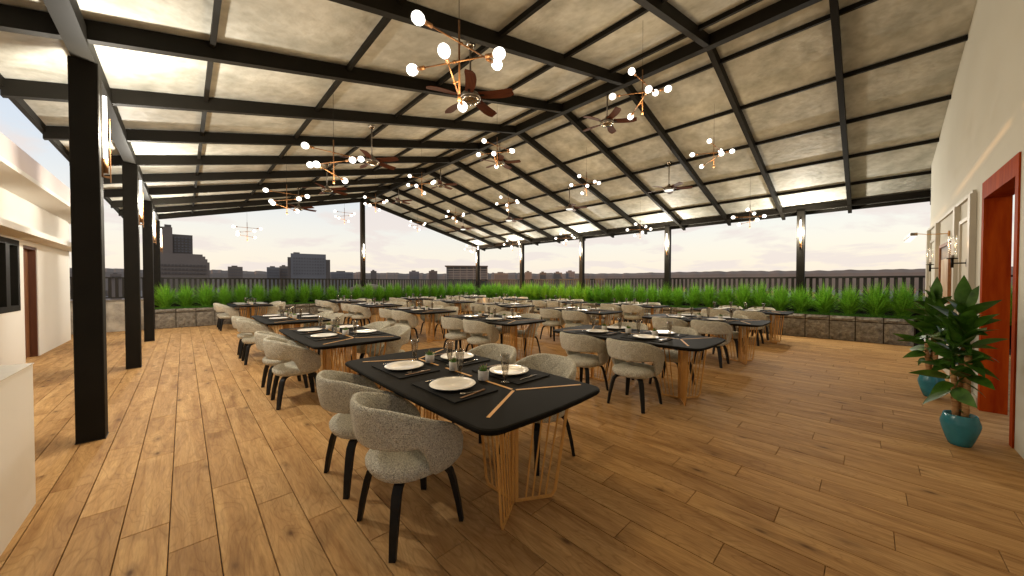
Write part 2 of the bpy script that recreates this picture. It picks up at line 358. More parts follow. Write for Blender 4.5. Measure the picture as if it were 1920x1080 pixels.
def windows_on(parent, x0, x1, y0, y1, dist, nx, ny, mat, name='window', fill=.6):
    wm = MB()
    for i in range(nx):
        for j in range(ny):
            xa = x0+(x1-x0)*(i+.5-fill/2)/nx; xb = x0+(x1-x0)*(i+.5+fill/2)/nx
            ya = y0+(y1-y0)*(j+.25)/ny; yb = y0+(y1-y0)*(j+.75)/ny
            za = at_az((x0+x1)/2, ya, dist).z; zb = at_az((x0+x1)/2, yb, dist).z
            A = at_az(xa, 500, dist-.6); B = at_az(xb, 500, dist-.6)
            # proud shallow boxes
            wm.prism([(A.x, A.y), (B.x, B.y), (B.x*1.006, B.y*1.006), (A.x*1.006, A.y*1.006)], zb, za)
    o = obj(name, wm, mat, parent); tag(o, kind='stuff'); return o
t = thing('office_tower', 'tall dark brown tower block with lower stepped wing, leftmost on the skyline', 'building')
mb = MB(); face_box(mb, 268, 323, 424, 260, 22); obj('tower_core', mb, 'tower_brown', t)
mb = MB(); face_box(mb, 322, 361, 440, 262, 18); obj('upper_block', mb, 'tower_dark', t)
mb = MB()
for x0, x1, y in ((286, 366, 475), (366, 380, 477), (380, 385, 481), (385, 389, 486), (389, 393, 492)): face_box(mb, x0, x1, y, 240, 20)
obj('stepped_wing', mb, 'tower_brown', t)
windows_on(t, 326, 360, 444, 474, 262, 5, 6, 'tower_pane'); windows_on(t, 300, 388, 494, 516, 240, 13, 3, 'tower_dark')
mb = MB(); face_box(mb, 308, 321, 421, 262, 8, 25); obj('roof_plant', mb, 'tower_dark', t)
t = thing('office_tower', 'blue grey slab tower with flat roof and stepped right wing', 'building')
mb = MB(); face_box(mb, 545, 611, 476, 420, 40); obj('tower_core', mb, 'tower_blue', t)
mb = MB(); face_box(mb, 539, 546, 482, 421, 38); face_box(mb, 611, 619, 487, 421, 36); obj('side_wing', mb, 'tower_dark', t)
mb = MB(); face_box(mb, 550, 562, 473, 424, 20, 20); obj('roof_plant', mb, 'tower_dark', t)
windows_on(t, 549, 609, 482, 516, 420, 12, 6, 'tower_pane')
t = thing('office_block', 'long grey office block with white floor bands and column bays', 'building')
mb = MB(); a, b_, top, d = face_box(mb, 837, 914, 500, 340, 30); obj('wall', mb, 'tower_pane', t)
for j, y in enumerate((500.5, 505.5, 509.5, 512.5, 515.5, 518.5, 521.5)):
    mb = MB(); A = at_az(837, y, 338.6); B = at_az(914, y, 338.6); z = at_az(875, y, 338.6).z
    mb.prism([(A.x, A.y), (B.x, B.y), (B.x*1.004, B.y*1.004), (A.x*1.004, A.y*1.004)], z-.35, z+.35); obj('floor_band', mb, 'tower_band', t)
for j in range(7):
    x = 837.5 + j*12.7; mb = MB(); A = at_az(x-.6, 500, 338.2); B = at_az(x+.6, 500, 338.2)
    mb.prism([(A.x, A.y), (B.x, B.y), (B.x*1.005, B.y*1.005), (A.x*1.005, A.y*1.005)], -30, top-.05); obj('column', mb, 'tower_band', t)
mb = MB(); face_box(mb, 834, 915, 498, 336.5, 36, top-.1); obj('roof', mb, 'tower_dark', t)
bl = [(427, 455, 500, 700, 'low round-topped grey block on the skyline between the two towers', 'tower_brown'),
      (500, 524, 501, 520, 'low grey block directly left of the blue grey tower', 'tower_blue'),
      (524, 541, 499, 540, 'banded brown block touching the blue grey tower', 'tower_brown'),
      (620, 662, 510, 600, 'long low pale block right of the blue grey tower', 'tower_blue'),
      (695, 706, 508, 900, 'tiny flat block just right of the ridge post', 'tower_dark'),
      (767, 786, 509, 620, 'pale block with slanted roof left of the banded office block', 'tower_blue'),
      (804, 820, 508, 700, 'small dark block with rooftop box left of the banded office block', 'tower_dark'),
      (926, 953, 512, 800, 'low flat block right of the banded office block', 'tower_brown'),
      (984, 997, 510, 900, 'small block on the skyline right of the second right-hand post', 'tower_brown'),
      (1012, 1024, 511, 850, 'small block on the skyline with a wide stepped roof', 'tower_dark'),
      (1038, 1054, 511, 870, 'small greenish block left of the middle right-hand post', 'tower_brown'),
      (1061, 1078, 509, 880, 'small block touching the middle right-hand post on the skyline', 'tower_blue'),
      (172, 196, 511, 500, 'low hipped block seen between the first two left columns', 'tower_dark'),
      (206, 228, 514, 480, 'second low block seen between the first two left columns', 'tower_brown')]
for x0, x1, y, dist, lab, m_ in bl:
    t = thing('distant_block', lab, 'building', group='low blocks on the skyline')
    mb = MB(); face_box(mb, x0, x1, y, dist, 18); obj('wall', mb, m_, t)
    mb = MB(); w_ = x1-x0; zt = at_az(x0, y+.6, dist).z; face_box(mb, x0+w_*.25, x1-w_*.35, y-2.0, dist+5, 9, zt-2); obj('roof_plant', mb, 'tower_dark', t)
    if w_ > 14: windows_on(t, x0+1, x1-1, y+3, 524, dist, max(3, int(w_/3.5)), 4, 'tower_pane')
# many roofs seen only through the fence
mb = MB(); rr = random.Random(3)
for i in range(260):
    az = R(rr.uniform(-30, 110)); d = rr.uniform(120, 1500); x, y = math.sin(az)*d, math.cos(az)*d; s_ = rr.uniform(6, 16); z1 = -30 + rr.uniform(4, 16)
    mb.box(x-s_, x+s_, y-s_*.7, y+s_*.7, -31, z1)
o = obj('rooftops', mb, 'tower_dark'); tag(o, 'hazy mass of low city rooftops seen between the fence slats', 'rooftops', kind='stuff')

# ------------------------------------------------------------------ terrace slab and planks
fl = MB(); fl.box(-9, 14.2, -8, 18.2, -.5, -.019); floor = obj('floor', fl, 'soil'); tag(floor, kind='structure')
mb = MB(); mb.box(-10, 14.6, -8.4, 18.6, -30, -.502); o = obj('building_below', mb, 'tower_brown'); tag(o, kind='structure')
PW, PL = .2095, 1.22
planks = []; rr = random.Random(11)
for i in range(-12, 63):
    x0 = -.709 + i*PW; off = ((i*0.37) % 1.0)*PL + rr.uniform(-.08, .08)
    y = -4.6 - off
    while y < 15.9:
        y1 = y + PL
        ya, yb = max(y, -4.5), min(y1, 15.9)
        if yb - ya > .05 and not (x0+PW > 12.45):
            planks.append((x0+.0023, x0+PW-.0023, ya+.0017, yb-.0017))
        y = y1
def shown(p):
    x0, x1, y0, y1 = p; P = []
    for q in ((x0, y0), (x1, y0), (x1, y1), (x0, y1)):
        a = proj((q[0], q[1], 0))
        if a[2] < .15: 
            # clip: partially behind the camera
            a = None
        P.append(a)
    c_ = proj(((x0+x1)/2, (y0+y1)/2, 0))
    Q = [p_ for p_ in P if p_]
    if len(Q) < 4:
        if not Q: return 0
        return 5e4 if any(-50 < q[0] < 1970 and q[1] < 1400 for q in Q) else 0
    xs = [min(1920, max(0, q[0])) for q in Q]; ys = [min(1080, max(0, q[1])) for q in Q]
    return .5*abs(sum(xs[k]*ys[(k+1)%4]-xs[(k+1)%4]*ys[k] for k in range(4)))
planks.sort(key=shown, reverse=True)
shared = {}
for p in planks[:300]:
    w_, l_ = round(p[1]-p[0], 4), round(p[3]-p[2], 3); key = (w_, l_)
    if key not in shared:
        q = MB(); a, b_, bv = w_/2, l_/2, .0022
        q.add([(-a,-b_,-.018),(a,-b_,-.018),(a,b_,-.018),(-a,b_,-.018),(-a,-b_,-bv),(a,-b_,-bv),(a,b_,-bv),(-a,b_,-bv),
               (-a+bv,-b_+bv,0),(a-bv,-b_+bv,0),(a-bv,b_-bv,0),(-a+bv,b_-bv,0)],
              [(0,3,2,1),(0,1,5,4),(1,2,6,5),(2,3,7,6),(3,0,4,7),(4,5,9,8),(5,6,10,9),(6,7,11,10),(7,4,8,11),(8,9,10,11)])
        shared[key] = q.mesh('plank', 'oak')
    link('plank', shared[key], floor, ((p[0]+p[1])/2, (p[2]+p[3])/2, rr.uniform(-.0006, .0006)))
q = MB(); tints = []
for p in planks[300:]:
    q.box(p[0], p[1], p[2], p[3], -.018, rr.uniform(-.0006, .0004)); tints += [rr.random()]*6
o = obj('planks', q, 'oak', floor); tag(o, kind='stuff')
at = o.data.attributes.new('tint', 'FLOAT', 'FACE'); at.data.foreach_set('value', tints)

# ------------------------------------------------------------------ planter, stone wall, fence, grass
def block_mesh(w_, h_, seed, d=.09):
    rn = random.Random(seed); nx, nz_ = 6, (4 if h_ > .3 else 2); m_ = MB(); vs = []; fs = []
    for j in range(nz_+1):
        for i in range(nx+1):
            edge = i in (0, nx) or j in (0, nz_)
            vs.append((-w_/2+w_*i/nx, (.016 if edge else -rn.uniform(.004, .034)), h_*j/nz_))
    for j in range(nz_):
        for i in range(nx):
            a = j*(nx+1)+i; fs.append((a, a+1, a+nx+2, a+nx+1))
    m_.add(vs, fs); e_ = [(-w_/2, .016, 0), (w_/2, .016, 0), (w_/2, .016, h_), (-w_/2, .016, h_), (-w_/2, d, 0), (w_/2, d, 0), (w_/2, d, h_), (-w_/2, d, h_)]
    m_.add(e_, [(0, 4, 5, 1), (1, 5, 6, 2), (2, 6, 7, 3), (3, 7, 4, 0), (4, 7, 6, 5)]); return m_.mesh('stone_block', 'split_stone')
BW = .487
low = [block_mesh(BW-.018, .485, s) for s in range(5)]; cap = [block_mesh(BW-.018, .112, s+20) for s in range(5)]
pl = thing('planter', 'long L-shaped planter of rough brown stone blocks along the terrace edge', 'planter', (0, 15.8, 0))
rr = random.Random(5)
def lay(x, y, rz):
    for ms, z in ((low, .004), (cap, .511)):
        o = link('stone_block', rr.choice(ms), pl, (x, y-15.8, z), rz)
for i in range(27): lay(-.69+BW/2+i*BW, 15.80, 0)
for i in range(34): lay(12.27, 15.80-.02-BW/2-i*BW, -math.pi/2)
mb = MB(); mb.box(-.69, 12.40, .045, .16, 0, .625); mb.box(12.315, 12.43, -16.6, .045, 0, .625); obj('retaining_core', mb, 'soil', pl)
mb = MB(); mb.box(-.69, 13.9, .16, 1.6, .2, .60); mb.box(12.43, 13.9, -16.6, .16, .2, .60); obj('soil', mb, 'soil', pl)
# rough stone parapet left of the planter and beyond the opening on the right
mb = MB(); mb.box(-7.0, -.70, 15.83, 16.05, 0, .93); o = obj('stone_wall', mb, 'rock_wall'); tag(o, 'low mottled rock parapet between the white building and the planter', 'wall')
mb = MB(); mb.box(-7.0, -.70, 15.80, 16.08, .93, .965); obj('coping', mb, 'block_cap', o)
FX, FY = 13.5, 17.05
m_ = MB(); m_.box(-.68, 13.66, 17.09, 17.25, -.4, .94); o = obj('parapet_wall', m_, 'dark_render'); tag(o, 'dark low parapet behind the grass under the far fence', 'wall')
m_ = MB(); m_.box(13.56, 13.70, -6.2, 17.085, -.4, .94); o = obj('parapet_wall', m_, 'dark_render'); tag(o, 'dark low parapet behind the grass under the right-hand fence', 'wall')
slat = MB().box(-.035, .035, -.0125, .0125, .12, 1.62).mesh('slat', 'fence_steel'); slat2 = MB().box(-.0125, .0125, -.035, .035, .12, 1.62).mesh('slat', 'fence_steel')
slat3 = MB().box(-.035, .035, -.0125, .0125, 1.05, 1.62).mesh('slat', 'fence_steel')
f1 = thing('fence', 'black vertical slat fence behind the planter at the far end of the terrace', 'fence', (0, FY, 0))
x = -.538 - .1405*2
while x < FX - .05: link('slat', slat, f1, (x, 0, 0)); x += .1405
mb = MB(); mb.box(-.95, FX+.03, -.03, .03, 1.62, 1.67); obj('top_rail', mb, 'fence_steel', f1)
mb = MB(); mb.box(-.95, FX+.03, -.02, .02, .62, .66); obj('bottom_rail', mb, 'fence_steel', f1)
f2 = thing('fence', 'black vertical slat fence behind the planter along the right-hand terrace edge', 'fence', (FX, 0, 0))
y = FY - .15
while y > -5.9: link('slat', slat2, f2, (0, y, 0)); y -= .1405
mb = MB(); mb.box(-.03, .03, -6, FY-.035, 1.62, 1.67); obj('top_rail', mb, 'fence_steel', f2)
mb = MB(); mb.box(-.02, .02, -6, FY-.035, .62, .66); obj('bottom_rail', mb, 'fence_steel', f2)
f3 = thing('fence', 'short black slat fence standing on the low rock parapet at far left', 'fence', (0, 15.94, 0))
x = -.78
while x > -6.9: link('slat', slat3, f3, (x, 0, 0)); x -= .1405
mb = MB(); mb.box(-7, -.73, -.025, .025, 1.62, 1.66); obj('top_rail', mb, 'fence_steel', f3)
mb = MB(); mb.box(-7, -.73, -.02, .02, 1.01, 1.05); obj('bottom_rail', mb, 'fence_steel', f3)

def clump_mesh(seed):
    rn = random.Random(seed); m_ = MB()
    for k in range(620):
        a = rn.uniform(0, 2*math.pi); r0 = rn.uniform(0, .05); lean = abs(rn.gauss(.0, .13)) + .012; hgt = rn.triangular(.38, .95, .60)*(1-lean*.8)
        if k % 7 == 0: lean += .13; hgt *= .62
        wd = rn.uniform(.0038, .0062); ca, sa = math.cos(a), math.sin(a); px, py = -sa, ca; tw = rn.uniform(-1, 1); px, py = px*math.cos(tw)-py*math.sin(tw), px*math.sin(tw)+py*math.cos(tw)
        P = []
        for t_ in (0, .35, .7, 1.0):
            rad = r0 + lean*(t_**1.9)*1.35; z = hgt*(t_ - .28*lean*2.2*t_**3)
            P.append((ca*rad, sa*rad, z))
        ws = (wd, wd*1.15, wd*.8, 0)
        vs = []
        for (x, y, z), w1 in zip(P[:3], ws): vs += [(x-px*w1, y-py*w1, z), (x+px*w1, y+py*w1, z)]
        vs.append(P[3]); m_.add(vs, [(0, 1, 3, 2), (2, 3, 5, 4), (4, 5, 6)])
    return m_.mesh('ornamental_grass', 'grass_blade')
cl = [clump_mesh(s) for s in range(6)]
rr = random.Random(9)
n_ = 0
for i in range(26):
    x = -.47 + i*.512; o = link('ornamental_grass', cl[rr.randrange(6)], None, (x + rr.uniform(-.03, .03), 16.28 + rr.uniform(-.05, .05), .60), rr.uniform(0, 6.3)); k_ = rr.uniform(1.0, 1.12); o.scale = (k_*1.35, k_*1.35, k_*1.08)
    if 4.6 < x < 7.6: o.location.y = 16.1
    tag(o, f'green grass tuft in far planter run, {["left third", "middle third", "right third"][min(2, i//9)]}', 'ornamental grass', 'grass tufts along the far planter run')
for i in range(42):
    y = 15.75 - i*.482; o = link('ornamental_grass', cl[rr.randrange(6)], None, (12.78 + rr.uniform(-.05, .05), y + rr.uniform(-.03, .03), .60), rr.uniform(0, 6.3)); k_ = rr.uniform(1.0, 1.14); o.scale = (k_*1.35, k_*1.35, k_*1.08)
    tag(o, 'green grass tuft in the right-hand planter run before the slat fence', 'ornamental grass', 'grass tufts along the right planter run')
# same label within each run section: labels true of every member
rr = random.Random(2); m_ = MB()
def cover(x, y):
    a = rr.uniform(0, 6.28); h_ = rr.uniform(.04, .11); w_ = .005; ln = rr.uniform(.01, .05); px, py = -math.sin(a)*w_, math.cos(a)*w_
    m_.add([(x-px, y-py, .598), (x+px, y+py, .598), (x+math.cos(a)*ln, y+math.sin(a)*ln, .6+h_)], [(0, 1, 2)])
for k in range(30000): cover(rr.uniform(-.69, 12.5), 15.97 + rr.random()**1.6*.6)
for k in range(42000): cover(12.44 + rr.random()**1.6*.55, rr.uniform(-5, 15.97))
o = obj('ground_cover', m_, 'ground_grass'); tag(o, 'short bright green ground cover under the grass tufts in the planter', 'ground cover', kind='stuff')
# rounded boulder behind the grass at the ridge post
bm = bmesh.new(); bmesh.ops.create_icosphere(bm, subdivisions=4, radius=1)
for v_ in bm.verts:
    n0 = noise.noise(v_.co*2.2)*.05; v_.co *= 1+n0; v_.co.x *= 1.25; v_.co.y *= .36; v_.co.z *= .84
me = bpy.data.meshes.new('boulder'); bm.to_mesh(me); bm.free(); me.materials.append(MATS['boulder_stone'])
for p_ in me.polygons: p_.use_smooth = True
o = link('boulder', me, None, (6.35, 16.62, .60)); tag(o, 'low rounded grey boulder behind the grass in front of the far fence', 'boulder')

# ------------------------------------------------------------------ columns, roof
CY = [1.35, 5.14, 8.93, 12.71, 16.5]
XL, XR, XM = -.65, 12.955, 6.1
EZ = 3.56; SL = .2495; RZ = 5.265                    # eave height, slope, ridge soffit height
def soffit(x): return RZ - SL*abs(x-XM)
cm_ = MB(); cm_.box(-.09, .09, -.09, .09, 0, 1.0)
def column(x, y, top, label, grp='steel posts carrying the roof', z0=0):
    m_ = MB(); a = .09; c_ = .006
    P = [(-a+c_, -a), (a-c_, -a), (a, -a+c_), (a, a-c_), (a-c_, a), (-a+c_, a), (-a, a-c_), (-a, -a+c_)]
    m_.prism(P, z0, top); t = thing('column', label, 'column', (x, y, 0), group=grp); obj('shaft', m_, 'black_steel', t)
    if z0 == 0: m2 = MB(); m2.box(-.094, .094, -.094, .094, 0, .008); obj('base_plate', m2, 'fence_steel', t)
    return t
colnames = {0: 'nearest', 1: 'nearest in view', 2: 'second', 3: 'third', 4: 'fourth'}
for k, y in enumerate(CY):
    if k > 0: column(XL, y, EZ, ['', 'largest black square post at left, beside the white counter', 'second black square post in the left-hand row', 'third black square post in the left-hand row, near the planter', 'last black square post of the left-hand row, behind the planter'][k])
    column(XR, y, EZ, ['black square post in the right planter nearest the white wall', 'black square post in the right planter, second from the white wall', 'black square post in the right planter, middle of its row', 'black square post in the right planter, fourth from the white wall', 'black square post at the far right corner of the planter'][k], z0=.55)
column(XM, 16.5, RZ, 'tall black post under the roof ridge behind the far planter', z0=.55)
roof = thing('canopy_roof', 'pitched black steel roof frame with mottled cream lining over the terrace', 'roof', (XM, 16.5, 0))
rx = XM; ry = 16.5
RY = [16.40 - 1.4585*k for k in range(14)]
EDGE_L, EDGE_R = -1.33, 13.45; YB, YF = -3.0, 16.55
def slope_bar(y0, y1, xa, xb, dz0, dz1):              # slab between xa..xb following the slope, offset dz above the soffit line
    m_ = MB(); vs = []
    for y in (y0, y1):
        for x, dz in ((xa, dz0), (xb, dz0), (xb, dz1), (xa, dz1)): vs.append((x-rx, y-ry, soffit(x)+dz))
    m_.add(vs, [(0, 1, 2, 3), (7, 6, 5, 4), (0, 4, 5, 1), (1, 5, 6, 2), (2, 6, 7, 3), (3, 7, 4, 0)]); return m_
for y in RY:
    obj('rafter', slope_bar(y-.04, y+.04, EDGE_L, XM-.03, 0, .17), 'black_steel', roof)
    obj('rafter', slope_bar(y-.04, y+.04, XM+.03, EDGE_R, 0, .17), 'black_steel', roof)
m_ = MB(); m_.box(-.06, .06, YB-ry, YF-ry, RZ-.02, RZ+.165); obj('ridge_beam', m_, 'black_steel', roof)
for x in (XL, XR): m_ = MB(); m_.box(x-rx-.07, x-rx+.07, YB-ry, YF-ry-.02, EZ, EZ+.145); obj('eave_beam', m_, 'black_steel', roof)
PX = [.55, 1.87, 3.2, 4.53, 5.86]                     # purlin offsets from the ridge
for s_ in (-1, 1):
    for p_ in PX:
        x = XM + s_*p_; m_ = MB(); m_.box(x-rx-.022, x-rx+.022, YB-ry, YF-ry-.03, soffit(x)+.105, soffit(x)+.172); obj('purlin', m_, 'black_steel', roof)
    xe = EDGE_L if s_ < 0 else EDGE_R; m_ = MB(); m_.box(xe-rx-.025, xe-rx+.025, YB-ry, YF-ry, soffit(xe)+.09, soffit(xe)+.20); obj('edge_fascia', m_, 'black_steel', roof)
for s_ in (-1, 1):
    lim = abs((EDGE_L if s_ < 0 else EDGE_R)-XM)
    bands = [0] + PX + [abs((XL if s_ < 0 else XR)-XM), lim]
    ys = [YF] + RY[1:] + [YB]
    for a in range(len(ys)-1):
        for b2 in range(len(bands)-1):
            xa, xb = XM+s_*bands[b2], XM+s_*bands[b2+1]
            if xa > xb: xa, xb = xb, xa
            # thin sheet .215 above the soffit line, ends butted with a hairline gap hidden by the frame
            m_ = slope_bar(ys[a+1]+.002, ys[a]-.002, xa+.002, xb-.002, .182, .20)
            obj('roof_panel', m_, 'lining', roof)
m_ = slope_bar(YB, YF, EDGE_L-.02, XM, .23, .26); m2 = slope_bar(YB, YF, XM, EDGE_R+.02, .23, .26); m_.add(m2.v, m2.f); obj('roof_sheet', m_, 'tower_dark', roof)

# wall-wash sconces on the posts
def column_sconce(x, y, rz, label):
    t = thing('column_sconce', label, 'wall lamp', (x, y, 0), rz, 'brass sconces on the posts')
    m_ = MB(); m_.box(.0, .012, -.016, .016, 2.52, 2.70); obj('bracket', m_, 'dark_copper', t)
    m_ = MB(); m_.tube([(.026, 0, 2.56), (.026, 0, 2.70)], .018, 12); obj('cup', m_, 'dark_copper', t)
    m_ = MB(); m_.tube([(.026, 0, 2.701), (.026, 0, 3.30)], .014, 12); obj('glow_tube', m_, 'tube_glow', t)
    m_ = MB(); m_.box(.050, .057, .020, .030, 2.48, 3.10); m_.box(.0, .056, .022, .028, 2.52, 2.54); obj('brass_bar', m_, 'dark_copper', t)
    return t
def lamp(name, x, y, z, power, colr, rad):
    l_ = bpy.data.lights.new(name, 'POINT'); l_.energy = power; l_.color = colr; l_.shadow_soft_size = rad
    o = bpy.data.objects.new(name, l_); col.objects.link(o); o.location = (x, y, z); return o
for k, y in enumerate(CY):
    if k: 
        t = column_sconce(XL+.09, y, 0, f'brass tube sconce on the {["", "largest", "second", "third", "last"][k]} left-hand post')
        l_ = lamp('sconce_light', .16, 0, 2.95, 120 if k < 4 else 90, (1, .93, .80), .05); l_.parent = t
    t = column_sconce(XR-.09, y, math.pi, f'brass tube sconce on the right-hand post {["nearest the white wall", "second from the white wall", "in the middle of the row", "fourth from the white wall", "at the far corner"][k]}')
    l_ = lamp('sconce_light', .16, 0, 2.95, 150, (1, .93, .80), .05); l_.parent = t
t = column_sconce(XM, 16.41, -math.pi/2, 'brass tube sconce on the tall post under the ridge')
l_ = lamp('sconce_light', .16, 0, 2.95, 60, (1, .92, .78), .05); l_.parent = t

# ------------------------------------------------------------------ white building at left
BX = -2.146; BY1 = 14.41
t = thing('white_building', 'white rendered building with dark window and brown door at left', 'building', (BX, 12, 0))
ox, oy = BX, 12
m_ = MB()
DY0, DY1, DZ = 10.87, 11.72, 2.2; WY0, WY1, WZ0, WZ1 = 7.6, 10.62, .99, 2.25
X1 = -6.0
def wbox(m_, y0, y1, z0, z1, x0=-2.35, x1=BX): m_.box(x0-ox, x1-ox, y0-oy, y1-oy, z0, z1)
wbox(m_, DY1, BY1, 0, 3.06); wbox(m_, DY0, DY1, DZ, 3.06); wbox(m_, WY1, DY0, 0, 3.06); wbox(m_, WY0, WY1, 0, WZ0); wbox(m_, WY0, WY1, WZ1, 3.06); wbox(m_, -7, WY0, 0, 3.06)
m_.box(X1-ox, -2.35-ox, BY1-.2-oy, BY1-oy, 0, 3.06); obj('wall', m_, 'plaster', t)
m_ = MB(); m_.box(-6-ox, -1.68-ox, -7.5-oy, BY1+.35-oy, 3.062, 3.13); obj('roof_slab', m_, 'plaster', t)
m_ = MB(); m_.box(-6-ox, -1.70-ox, -7.5-oy, BY1+.33-oy, 3.132, 3.46); obj('parapet', m_, 'parapet', t)
m_ = MB(); m_.box(-2.144-ox, -1.83-ox, -7-oy, BY1+.18-oy, 2.30, 2.40); obj('door_canopy', m_, 'plaster', t)
d = obj('door', MB().box(-2.30-ox, -2.25-ox, DY0+.055-oy, DY1-.055-oy, .01, DZ-.055), 'door_wood', t)
m_ = MB(); m_.box(-2.31-ox, -2.16-ox, DY0+.002-oy, DY0+.052-oy, 0, DZ-.003); m_.box(-2.31-ox, -2.16-ox, DY1-.052-oy, DY1-.002-oy, 0, DZ-.003); m_.box(-2.31-ox, -2.16-ox, DY0+.053-oy, DY1-.053-oy, DZ-.053, DZ-.003); obj('frame', m_, 'door_frame_wood', d)
m_ = MB(); m_.tube([(-2.245-ox, DY0+.13-oy, 1.02), (-2.21-ox, DY0+.13-oy, 1.02), (-2.21-ox, DY0+.24-oy, 1.02)], .009, 8); obj('handle', m_, 'pewter', d)
wn = MB(); 
for a, b2, c_, d_ in ((WY0+.002, WY1-.002, WZ0+.002, WZ0+.10), (WY0+.002, WY1-.002, WZ1-.10, WZ1-.002), (WY1-.10, WY1-.002, WZ0+.1, WZ1-.1), (WY0+.002, WY0+.1, WZ0+.1, WZ1-.1), (9.95, 10.13, WZ0+.1, WZ1-.1), (9.45, 9.52, WZ0+.1, WZ1-.1), (8.5, 8.62, WZ0+.1, WZ1-.1)):
    wn.box(-2.27-ox, -2.135-ox, a-oy, b2-oy, c_, d_)
wf = obj('window', wn, 'black_steel', t)
for a, b2 in ((WY0+.1, 8.5), (8.62, 9.45), (9.52, 9.95), (10.13, WY1-.1)): obj('pane', MB().box(-2.235-ox, -2.225-ox, a-oy, b2-oy, WZ0+.1, WZ1-.1), 'window_glass', wf)

# white counter at left edge
t = thing('counter', 'white block counter cut off by the left edge of the picture', 'counter', (-1.6, 3.55, 0))
obj('body', MB().box(-.90, .858, -.28, .345, 0, .951), 'plaster', t)
m_ = MB(); m_.box(-.90, .864, -.285, .350, .9515, .957); obj('top', m_, 'porcelain', t)

# ------------------------------------------------------------------ right wall with red portal
WY = -.937
PXN, PXF = 5.48, 6.69; PZ = 2.47
t = thing('panelled_wall', 'tall cream wall with raised panels meeting the roof at right', 'wall', (8.5, WY, 0))
ox, oy = 8.5, WY
def gable(m_, x0, x1, z0, y0=-.176, y1=0):             # wall slab up to the lining
    xs = [x0] + ([XM] if x0 < XM < x1 else []) + [x1]
    for a, b2 in zip(xs[:-1], xs[1:]):
        za, zb = soffit(a)+.178, soffit(b2)+.178
        m_.add([(a-ox, y0, z0), (b2-ox, y0, z0), (b2-ox, y1, z0), (a-ox, y1, z0), (a-ox, y0, za), (b2-ox, y0, zb), (b2-ox, y1, zb), (a-ox, y1, za)],
               [(0,3,2,1),(4,5,6,7),(0,1,5,4),(1,2,6,5),(2,3,7,6),(3,0,4,7)])
m_ = MB(); gable(m_, PXF+.10, 11.72, 0); gable(m_, PXN-.10, PXF+.10, 2.665); gable(m_, 1.2, PXN-.10, 0); obj('wall_body', m_, 'plaster_wall', t)
obj('baseboard', MB().box(PXF+.12-ox, 11.70-ox, .0012, .02, 0, .12), 'moulding', t)
obj('top_rail_moulding', MB().box(7.18-ox, 11.71-ox, .0013, .030, 2.62, 2.665), 'moulding', t)
for x in (7.20, 8.30, 10.30, 11.62): obj('pilaster', MB().box(x-.07-ox, x+.07-ox, .0014, .055, 0, 2.618), 'moulding', t)
for a, b2 in ((7.36, 8.14), (8.46, 10.14), (10.46, 11.46)):
    for c_, d_ in ((.2, 2.38),):
        if b2-a < 1.2:
            m_ = MB(); w1 = .05
            m_.box(a-ox, b2-ox, .0013, .022, d_-w1, d_); m_.box(a-ox, b2-ox, .0013, .022, c_, c_+w1); m_.box(a-ox, a+w1-ox, .0013, .022, c_+w1, d_-w1); m_.box(b2-w1-ox, b2-ox, .0013, .022, c_+w1, d_-w1)
            obj('panel_moulding', m_, 'moulding', t)
t = thing('portal_frame', 'deep red timber door frame around the open passage in the cream wall', 'door frame', (6.08, WY, 0)); ox = 6.08
D0, D1 = -.18, .012
obj('jamb', MB().box(PXF-ox, PXF+.098-ox, D0, D1, 0, PZ), 'red_wood', t)
obj('jamb', MB().box(PXN-.098-ox, PXN-ox, D0, D1, 0, PZ), 'red_wood', t)
obj('lintel', MB().box(PXN-.098-ox, PXF+.098-ox, D0, D1, PZ+.001, 2.663), 'red_wood', t)
# framed picture, picture light, candle sconces
t = thing('picture', 'copper framed abstract landscape picture on the cream wall', 'picture', (9.34, WY+.004, 1.66))
m_ = MB(); w1 = .05
m_.box(-.53, .53, 0, .04, .50-w1, .50); m_.box(-.53, .53, 0, .04, -.5, -.5+w1); m_.box(-.53, -.53+w1, 0, .04, -.5+w1, .5-w1); m_.box(.53-w1, .53, 0, .04, -.5+w1, .5-w1); obj('frame', m_, 'frame_wood', t)
obj('canvas', MB().box(-.48, .48, .004, .018, -.45, .24), 'canvas_paint', t); obj('canvas_sky', MB().box(-.48, .48, .004, .017, .2405, .45), 'canvas_dark', t)
t = thing('picture_light', 'brass arm picture lamp with white head above the framed picture', 'wall lamp', (9.14, WY, 2.31))
obj('rose', MB().tube([(0, .001, 0), (0, .02, 0)], .045, 16), 'copper', t)
obj('arm', MB().tube([(0, .02, 0), (.0, .10, .0), (.15, .22, .02), (.35, .33, .06), (.5, .37, .06)], .006, 8), 'copper', t)
h_ = obj('lamp_head', MB().bar((.42, .36, .065), (.85, .42, -.01), .09, .05, (0, 1, 0)), 'pewter', t)
obj('lens', MB().bar((.44, .362, .035), (.85, .42, -.04), .08, .012, (0, 1, 0)), 'disc_glow', h_)
